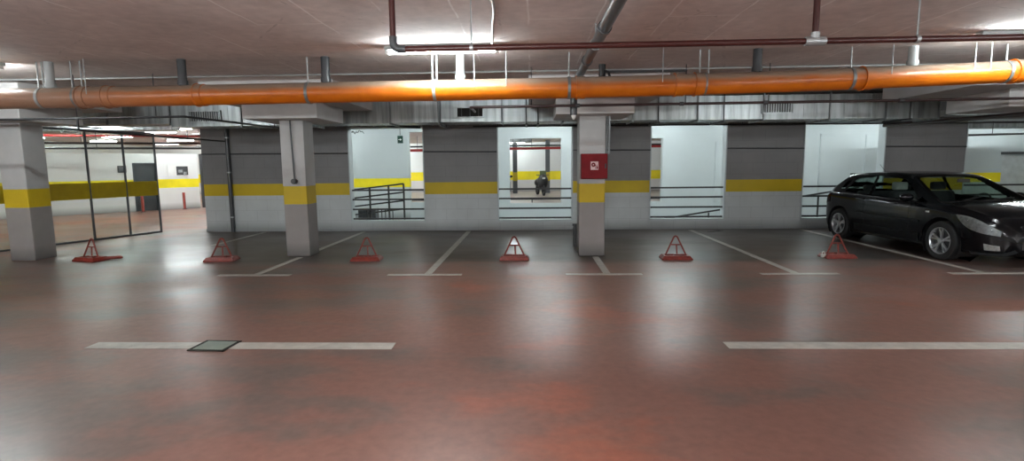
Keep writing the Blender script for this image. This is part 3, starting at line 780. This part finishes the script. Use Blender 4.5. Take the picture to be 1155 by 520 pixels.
def body_pt(s, v):
    q = catmull(section(s), SUB)
    for a, b in zip(q, q[1:]):
        if a[2] <= v <= b[2]:
            t = (v-a[2])/(b[2]-a[2]); return (a[0]+(b[0]-a[0])*t, a[1]+(b[1]-a[1])*t)
    return q[-1][:2]
def build_body():
    """returns dict part -> bmesh, by classifying the faces of one lofted skin"""
    st = []
    for i in range(NS+1):
        u = i/NS; s = CL*(u if .03 < u < .97 else u)
        st.append(s)
    st = sorted(set(st + [.01, .02, .03, CL-.01, CL-.03, CL-.005]))
    rows = [[(s, p[0], p[1], p[2]) for p in catmull(section(s), SUB)] for s in st]
    def inpoly(x, z, P):
        c = False; j = len(P)-1
        for i in range(len(P)):
            if ((P[i][1] > z) != (P[j][1] > z)) and (x < (P[j][0]-P[i][0])*(z-P[i][1])/(P[j][1]-P[i][1])+P[i][0]): c = not c
            j = i
        return c
    rearq = [(.50, 1.02), (.62, 1.02), (.72, 1.24), (.62, 1.235)]
    reard = [(.70, .965), (1.42, .945), (1.36, 1.285), (.84, 1.265)]
    frontd = [(1.50, .94), (2.52, .905), (2.60, .955), (2.18, 1.22), (2.0, 1.265), (1.44, 1.287)]
    frontq = [(2.60, .90), (2.86, .89), (2.68, .965)]
    kinds = {}
    def kind(s, y, z, v, side):
        if 7.02 < v < 8:
            for nme, P in (('quarter_window', rearq), ('rear_side_window', reard), ('front_side_window', frontd), ('front_quarter_window', frontq)):
                if inpoly(s, z, P): return (nme, side)
        if v > 8.75 and 2.36 < s < 3.06: return ('windscreen', 0)
        if v > 8.75 and .12 < s < .49: return ('rear_window', 0)
        return ('body', 0)
    bms = {}
    def vert(key, k):
        bm, d = bms.setdefault(key, (B(), {}))
        if k not in d:
            i, j, sd = k; s, y, z, v = rows[i][j]
            if key[0] == 'body' and y > .45 and v < 7:
                for ws in WS:
                    dx, dz = s-ws, z-WZ; r = math.hypot(dx, dz)
                    if r < WR+.012 and z > .12: s, z = ws+dx/r*WR, WZ+dz/r*WR
            d[k] = bm.verts.new((s-CL/2, y*sd, z))
        return d[k]
    nR = len(rows[0])
    for sd in (-1, 1):
        for i in range(len(rows)-1):
            for j in range(nR-1):
                q = [rows[i][j], rows[i+1][j], rows[i+1][j+1], rows[i][j+1]]
                s, y, z, v = (sum(c[k] for c in q)/4 for k in range(4))
                if v < 7 and y > .45 and any(math.hypot(s-ws, z-WZ) < WR for ws in WS): continue
                key = kind(s, y, z, v, sd)
                def kk(a, b): return (a, b, sd if (rows[a][b][1] > 1e-6) else 1)
                ks = [kk(i, j), kk(i+1, j), kk(i+1, j+1), kk(i, j+1)]
                vs = [vert(key, k) for k in ks]
                if len(set(vs)) < 3: continue
                try: bms[key][0].faces.new(vs)
                except ValueError: pass
    # end faces
    bm, d = bms[('body', 0)]
    for i in (0, len(rows)-1):
        L = [vert(('body', 0), (i, j, 1)) for j in range(nR)] + [vert(('body', 0), (i, j, -1 if rows[i][j][1] > 1e-6 else 1)) for j in range(nR-2, 0, -1)]
        bm.faces.new(L)
    return {k: v[0] for k, v in bms.items()}
def patch(s0, s1, v0, v1, sd, off=.006, ns=14, nv=6, shape=None):
    """a raised patch following the car's skin"""
    bm = B(); G = []
    for i in range(ns+1):
        R_ = []
        for j in range(nv+1):
            s = s0+(s1-s0)*i/ns; a, b = (v0, v1) if shape is None else shape(i/ns)
            v = a+(b-a)*j/nv
            y, z = body_pt(s, v)
            y2, z2 = body_pt(s, min(11, v+.05)); y3, _ = body_pt(min(CL, s+.01), v)
            T1 = Vector((0, y2-y, z2-z)); T2 = Vector((.01, y3-y, 0)); n_ = T2.cross(T1)
            n_ = n_.normalized() if n_.length > 1e-9 else Vector((1, 0, 0))
            if n_.y < 0 and y > .1: n_ = -n_
            p = Vector((s-CL/2, y, z)) + n_*off
            R_.append(bm.verts.new((p.x, p.y*sd, p.z)))
        G.append(R_)
    for i in range(ns):
        for j in range(nv): bm.faces.new((G[i][j], G[i+1][j], G[i+1][j+1], G[i][j+1]))
    r = bmesh.ops.solidify(bm, geom=bm.faces[:], thickness=.004)
    return bm
def make_wheel(parent, x, sd):
    w = bpy.data.objects.new('wheel', None); C.objects.link(w); w.parent = parent; w.location = (x, sd*.775, WZ)
    if sd > 0: w.rotation_euler = (0, 0, PI)
    # outer side faces local -y
    def lathe(prof, seg=40):
        bm = B(); rr = []
        for j in range(seg):
            a = 2*PI*j/seg; rr.append([bm.verts.new((r*math.cos(a), y, r*math.sin(a))) for r, y in prof])
        for j in range(seg):
            a, b = rr[j], rr[(j+1) % seg]
            for k in range(len(prof)-1): bm.faces.new((a[k], a[k+1], b[k+1], b[k]))
        return bm
    obj('tyre', lathe([(.205, -.09), (.225, -.10), (.27, -.105), (.298, -.09), (.309, -.06), (.31, 0), (.309, .06), (.298, .09), (.22, .10), (.205, .09), (.205, -.09)]), 'tyre', w, True)
    rim = obj('rim', lathe([(.212, -.088), (.212, -.098), (.200, -.098), (.190, -.08), (.185, -.03), (.185, .09)]), 'alloy', w, True)
    bm = B()
    for k in range(5):
        a = 2*PI*k/5 + .3
        for da in (-.17, .17):
            c0 = Vector((.03*math.cos(a), -.075, .03*math.sin(a))); c1 = Vector((.197*math.cos(a+da), -.085, .197*math.sin(a+da)))
            d = (c1-c0).normalized(); s_ = Vector((0, 1, 0)).cross(d)
            w0, w1 = .022, .03
            vs = []
            for p, ww in ((c0, w0), (c1, w1)):
                for oy in (0, .025): vs += [bm.verts.new(p + s_*ww*.5 + Vector((0, oy, 0))), bm.verts.new(p - s_*ww*.5 + Vector((0, oy, 0)))]
            for f in ((0,1,5,4), (2,6,7,3), (0,4,6,2), (1,3,7,5), (0,2,3,1), (4,5,7,6)): bm.faces.new([vs[i] for i in f])
    obj('spokes', bm, 'alloy', w)
    bm = B(); tube(bm, [(0, -.092, 0), (0, -.05, 0)], .042, 20); obj('hub_cap', bm, 'alloy', w, True)
    obj('brake_disc', tube(B(), [(0, -.02, 0), (0, .0, 0)], .17, 28), 'darkgrey', w)
    return w
def HL(u):      # swept-back headlight outline in skin coordinates
    return (5.0-.85*math.sin(PI*min(1, u*.8))**.7-.05, 5.05+.35*math.sin(PI*u))
def make_car(paint='carpaint', label='', detail=True):
    t = thing('car', label, 'car')
    G = build_body()
    for (nme, sd), bm in G.items():
        mt = paint if nme == 'body' else 'carglass'
        obj(nme, bm, mt, t, True)
    # wheel housings, dark inside
    for ws in WS:
        for sd in (-1, 1):
            bm = B(); pv = None; seg = 30
            inner = []
            for k in range(seg+1):
                a = -.25*PI + 1.5*PI*k/seg
                x, z = ws-CL/2+WR*math.cos(a), WZ+WR*math.sin(a)
                if z < .1: z = .1
                p = (bm.verts.new((x, sd*.855, z)), bm.verts.new((x, sd*.50, z))); inner.append(p[1])
                if pv: bm.faces.new((pv[0], pv[1], p[1], p[0]))
                pv = p
            bm.faces.new(inner)
            obj('wheel_housing', bm, 'trim', t)
    for ws in WS:
        for sd in (-1, 1): make_wheel(t, ws-CL/2, sd)
    # floor pan and interior
    obj('floor_pan', box(-1.35, .85, -.72, .72, .20, .30), 'trim', t)
    obj('dashboard', box(.55, 1.0, -.70, .70, .62, .88, bev=.05), 'trim', t)
    obj('parcel_shelf', box(-1.80, -1.20, -.62, .62, .80, .86), 'trim', t)
    for sy in (-.36, .36):
        s_ = obj('front_seat', box(-.25, .30, sy-.24, sy+.24, .32, .52, bev=.05), 'cloth', t)
        b2 = box(-.06, .08, sy-.23, sy+.23, .0, .55, bev=.05); bmesh.ops.rotate(b2, verts=b2.verts, cent=(0, sy, 0), matrix=Matrix.Rotation(-.25, 3, 'Y')); bmesh.ops.translate(b2, verts=b2.verts, vec=(-.24, 0, .48))
        obj('seat_back', b2, 'cloth', s_)
        obj('headrest', box(-.48, -.38, sy-.13, sy+.13, 1.03, 1.18, bev=.03), 'head' if sy < 0 else 'cloth', s_)
    s_ = obj('rear_seat', box(-1.15, -.68, -.62, .62, .32, .54, bev=.05), 'cloth', t)
    obj('seat_back', box(-1.28, -1.15, -.62, .62, .5, .98, bev=.04), 'cloth', s_)
    for sy in (-.36, .36): obj('headrest', box(-1.30, -1.22, sy-.12, sy+.12, .98, 1.1, bev=.03), 'cloth', s_)
    bm = B(); pts = [(.48+.06*math.sin(a), .36+.18*math.cos(a), .84+.17*math.sin(a)) for a in [2*PI*k/24 for k in range(25)]]
    tube(bm, pts, .014, 8, False); bx(bm, .46, .5, .22, .50, .825, .855); obj('steering_wheel', bm, 'trim', t, True)
    obj('rear_view_mirror', box(.52, .54, -.11, .11, 1.20, 1.26, bev=.008), 'trim', t)
    # outside details
    for sd in (-1, 1):
        hl = obj('headlight', patch(3.50, 4.03, 0, 0, sd, .005, 22, 6, HL), 'lamp', t, True)
        obj('headlight_lens', patch(3.50, 4.03, 0, 0, sd, .014, 22, 6, HL), 'lens', hl, True)
        obj('tail_light', patch(.06, .30, 4.4, 6.3, sd, .006, 8, 8), 'tail', t, True)
        obj('fog_light', patch(3.90, 4.03, 2.35, 2.95, sd, .010, 8, 4), 'lamp', t, True)
        obj('bumper_lip', patch(3.72, 4.10, 1.3, 2.0, sd, .008, 14, 4), 'greypipe', t, True)
        obj('sill_strip', patch(1.15, 2.80, 2.15, 2.7, sd, .008, 14, 4), 'trim', t, True)
        obj('rub_strip', patch(1.15, 2.80, 3.75, 4.0, sd, .010, 20, 3), 'trim', t, True)
        obj('window_trim', patch(.62, 2.84, 6.5, 6.95, sd, .004, 30, 2), 'trim', t, True)
        for s0 in (1.22, 2.06):
            y, z = body_pt(s0, 5.0)
            bm = tube(B(), bend([(s0-.02-CL/2, sd*(y-.005), z), (s0-.02-CL/2, sd*(y+.032), z), (s0+.16-CL/2, sd*(y+.032), z), (s0+.16-CL/2, sd*(y-.005), z)], .02), .011, 8)
            obj('door_handle', bm, paint, t, True)
        for s0 in (1.43, 2.50, .70):   # shut lines
            bm = B(); pv = None
            v_lo = 2.4 if s0 != .70 else 5.3
            for k in range(25):
                v = v_lo+(6.9-v_lo)*k/24; ss = s0 + (.10*(1-(k/24)) if s0 == 2.50 else 0)
                y, z = body_pt(ss, v); p = [bm.verts.new((ss-CL/2+e, sd*(y+.0015), z)) for e in (-.004, .004)]
                if pv: bm.faces.new((pv[0], pv[1], p[1], p[0]))
                pv = p
            obj('door_gap', bm, 'hole', t)
        # mirror
        y, z = body_pt(2.60, 6.6)
        bm = B(); r = bmesh.ops.create_uvsphere(bm, u_segments=20, v_segments=12, radius=1)
        for v_ in bm.verts:
            c = v_.co; c.x = max(-.55, c.x); v_.co = Vector((2.60-CL/2+.075*c.x, sd*(y+.15+.115*c.y), z+.085+.068*c.z))
        mr = obj('wing_mirror', bm, paint, t, True)
        obj('mirror_arm', tube(B(), [(2.60-CL/2, sd*(y-.01), z+.03), (2.60-CL/2, sd*(y+.09), z+.06)], [.03, .022], 10), 'trim', mr, True)
        obj('mirror_glass', box(2.60-CL/2-.046, 2.60-CL/2-.042, sd*(y+.15)-.085, sd*(y+.15)+.085, z+.04, z+.13), 'chrome', mr)
        # side indicator
        y, z = body_pt(2.95, 4.7); obj('side_indicator', box(2.92-CL/2, 2.99-CL/2, sd*y-.008, sd*y+.008, z-.012, z+.012, bev=.004), 'lamp', t)
    # nose
    bm = B()
    for k in range(4): bx(bm, CL/2-.03-.012*k, CL/2-.005-.012*k, -.36, .36, .525+.032*k, .537+.032*k)
    gr = obj('grille', bm, 'chrome', t)
    obj('lower_grille', box(CL/2-.05, CL/2+.006, -.40, .40, .28, .40, bev=.01), 'trim', t)
    obj('wiper', tube(B(), [(3.12-CL/2, -.45, .93), (3.02-CL/2, -.05, .985)], .008, 6), 'trim', t)
    obj('wiper', tube(B(), [(3.12-CL/2, .05, .945), (3.02-CL/2, .48, .965)], .008, 6), 'trim', t)
    y, z = body_pt(.52, 11)
    bm = B(); bx(bm, .40-CL/2, .62-CL/2, -.52, .52, 1.300, 1.325, bev=.01); obj('roof_spoiler', bm, paint, t)
    obj('aerial', tube(B(), [(.75-CL/2, 0, 1.34), (.55-CL/2, 0, 1.50)], .004, 6), 'trim', t)
    return t
car = make_car('carpaint', 'black five-door hatchback parked in the right bay with its nose towards the viewer')
car.location = (6.95, 9.5, 0); car.rotation_euler = (0, 0, -PI/2+.057); car.scale = (.96, .96, .96)

# ---------------------------------------------------------------- far hall contents
for (x, y, lab) in ((-.90, 29, 'slim grey column in the far hall at the left of the inner window'), (.84, 29, 'slim grey column in the far hall near the black scooter')):
    t = thing('far_column', lab, 'pillar', (x, y, 0), 0, 'slim grey columns in the far hall')
    obj('shaft', box(-.12, .12, -.12, .12, .0, CEIL, bev=.01), 'greypipe', t)
    obj('band', box(-.125, .125, -.125, .125, .66, 1.12), 'film', t)
t = thing('far_pipe', 'red sprinkler pipe under the ceiling of the far hall', 'pipe', (0, 24, 0))
obj('run', tube(B(), [(-8, -.6, 2.16), (8, .6, 2.30)], .06, 10), 'farred', t, True)
for x in (-5, 0, 5): obj('rod', tube(B(), [(x, x*.075, 2.25), (x, x*.075, CEIL)], .01, 6), 'darkgrey', t)
t = thing('far_pipe', 'dark grey pipe under the ceiling of the far hall', 'pipe', (0, 20, 0))
obj('run', tube(B(), [(-8, 0, 2.22), (8, 0, 2.20)], .03, 10), 'darkgrey', t, True)
for x in (-5, 0, 5): obj('rod', tube(B(), [(x, 0, 2.2), (x, 0, CEIL)], .01, 6), 'darkgrey', t)
t = thing('far_duct', 'dark duct under the ceiling of the far hall', 'air duct', (0, 22, 0))
obj('section', box(-2.2, 0.0, -.3, .3, 2.42, 2.62, bev=.01), 'galvdark', t); obj('strap', box(-1.0, -.96, -.32, .32, 2.4, CEIL), 'black', t)
t = thing('far_beam_rail', 'low grey guard rail crossing the far hall floor', 'railing', (0, 19.6, 0))
obj('rail', box(-6, 6, -.02, .02, .24, .30), 'greypipe', t); obj('rail', box(-6, 6, -.02, .02, .08, .12), 'greypipe', t)
for x in (-5, -2.5, 0, 2.5, 5): obj('post', box(x-.02, x+.02, -.02, .02, 0, .3), 'greypipe', t)
# covered scooter in the far hall
t = thing('scooter', 'small black scooter parked in the far hall, seen through the inner window', 'scooter', (.42, 27, 0), .25)
def whl(y):
    bm = B(); pts = [(0, y+.22*math.cos(a), .25+.22*math.sin(a)) for a in [2*PI*k/20 for k in range(21)]]
    tube(bm, pts, .05, 8, False); tube(bm, [(-.04, y, .25), (.04, y, .25)], .05, 10); return bm
obj('wheel', whl(-.62), 'tyre', t, True); obj('wheel', whl(.55), 'tyre', t, True)
bm = B(); bmesh.ops.create_uvsphere(bm, u_segments=18, v_segments=12, radius=1, matrix=Matrix.Translation((0, .1, .62)) @ Matrix.Diagonal((.24, .62, .24, 1)))
obj('seat_body', bm, 'black', t, True)
bm = B(); bmesh.ops.create_uvsphere(bm, u_segments=18, v_segments=12, radius=1, matrix=Matrix.Translation((0, -.48, .68)) @ Matrix.Diagonal((.27, .16, .38, 1)))
obj('leg_shield', bm, 'black', t, True)
obj('fork', tube(B(), [(0, -.62, .25), (0, -.45, 1.0)], .035, 8), 'darkgrey', t, True)
obj('handlebar', tube(B(), [(-.32, -.40, 1.02), (0, -.45, .98), (.32, -.40, 1.02)], .02, 8), 'darkgrey', t, True)
obj('windshield', box(-.16, .16, -.50, -.48, .95, 1.22, bev=.005), 'foliage', t)
obj('headlamp', box(-.07, .07, -.66, -.62, .82, .9, bev=.01), 'lamp', t)
# far parked car reusing the same pattern of parts
c2 = copy_tree(car); c2.location = (-2.05, 29.0, 0); c2.rotation_euler = (0, 0, -PI/2)
c2['label'] = 'dark car far away, partly visible at the left of the inner window'

# ---------------------------------------------------------------- world, camera
w = bpy.data.worlds.new('World'); bpy.context.scene.world = w; w.use_nodes = True
w.node_tree.nodes['Background'].inputs[0].default_value = (.5, .5, .52, 1); w.node_tree.nodes['Background'].inputs[1].default_value = .02
cam = bpy.data.cameras.new('camera'); co = bpy.data.objects.new('camera', cam); C.objects.link(co)
yaw, pitch, roll, f = -.0379, .1208, -.0103, 606.3
cam.sensor_width = 36; cam.sensor_fit = 'HORIZONTAL'; cam.lens = f/1155*36
fw = Vector((math.sin(yaw)*math.cos(pitch), math.cos(yaw)*math.cos(pitch), -math.sin(pitch)))
rt = Vector((math.cos(yaw), -math.sin(yaw), 0)); up = rt.cross(fw)
r2 = rt*math.cos(roll)+up*math.sin(roll); u2 = up*math.cos(roll)-rt*math.sin(roll)
mw = Matrix((r2, u2, -fw)).transposed().to_4x4(); mw.translation = (0, 0, 1.5)
co.matrix_world = mw; cam.clip_start = .05; cam.clip_end = 200
sc = bpy.context.scene; sc.camera = co
sc.view_settings.view_transform = 'Standard'; sc.view_settings.look = 'None'; sc.view_settings.exposure = .33; sc.view_settings.gamma = 1.0
sc.cycles.use_light_tree = True
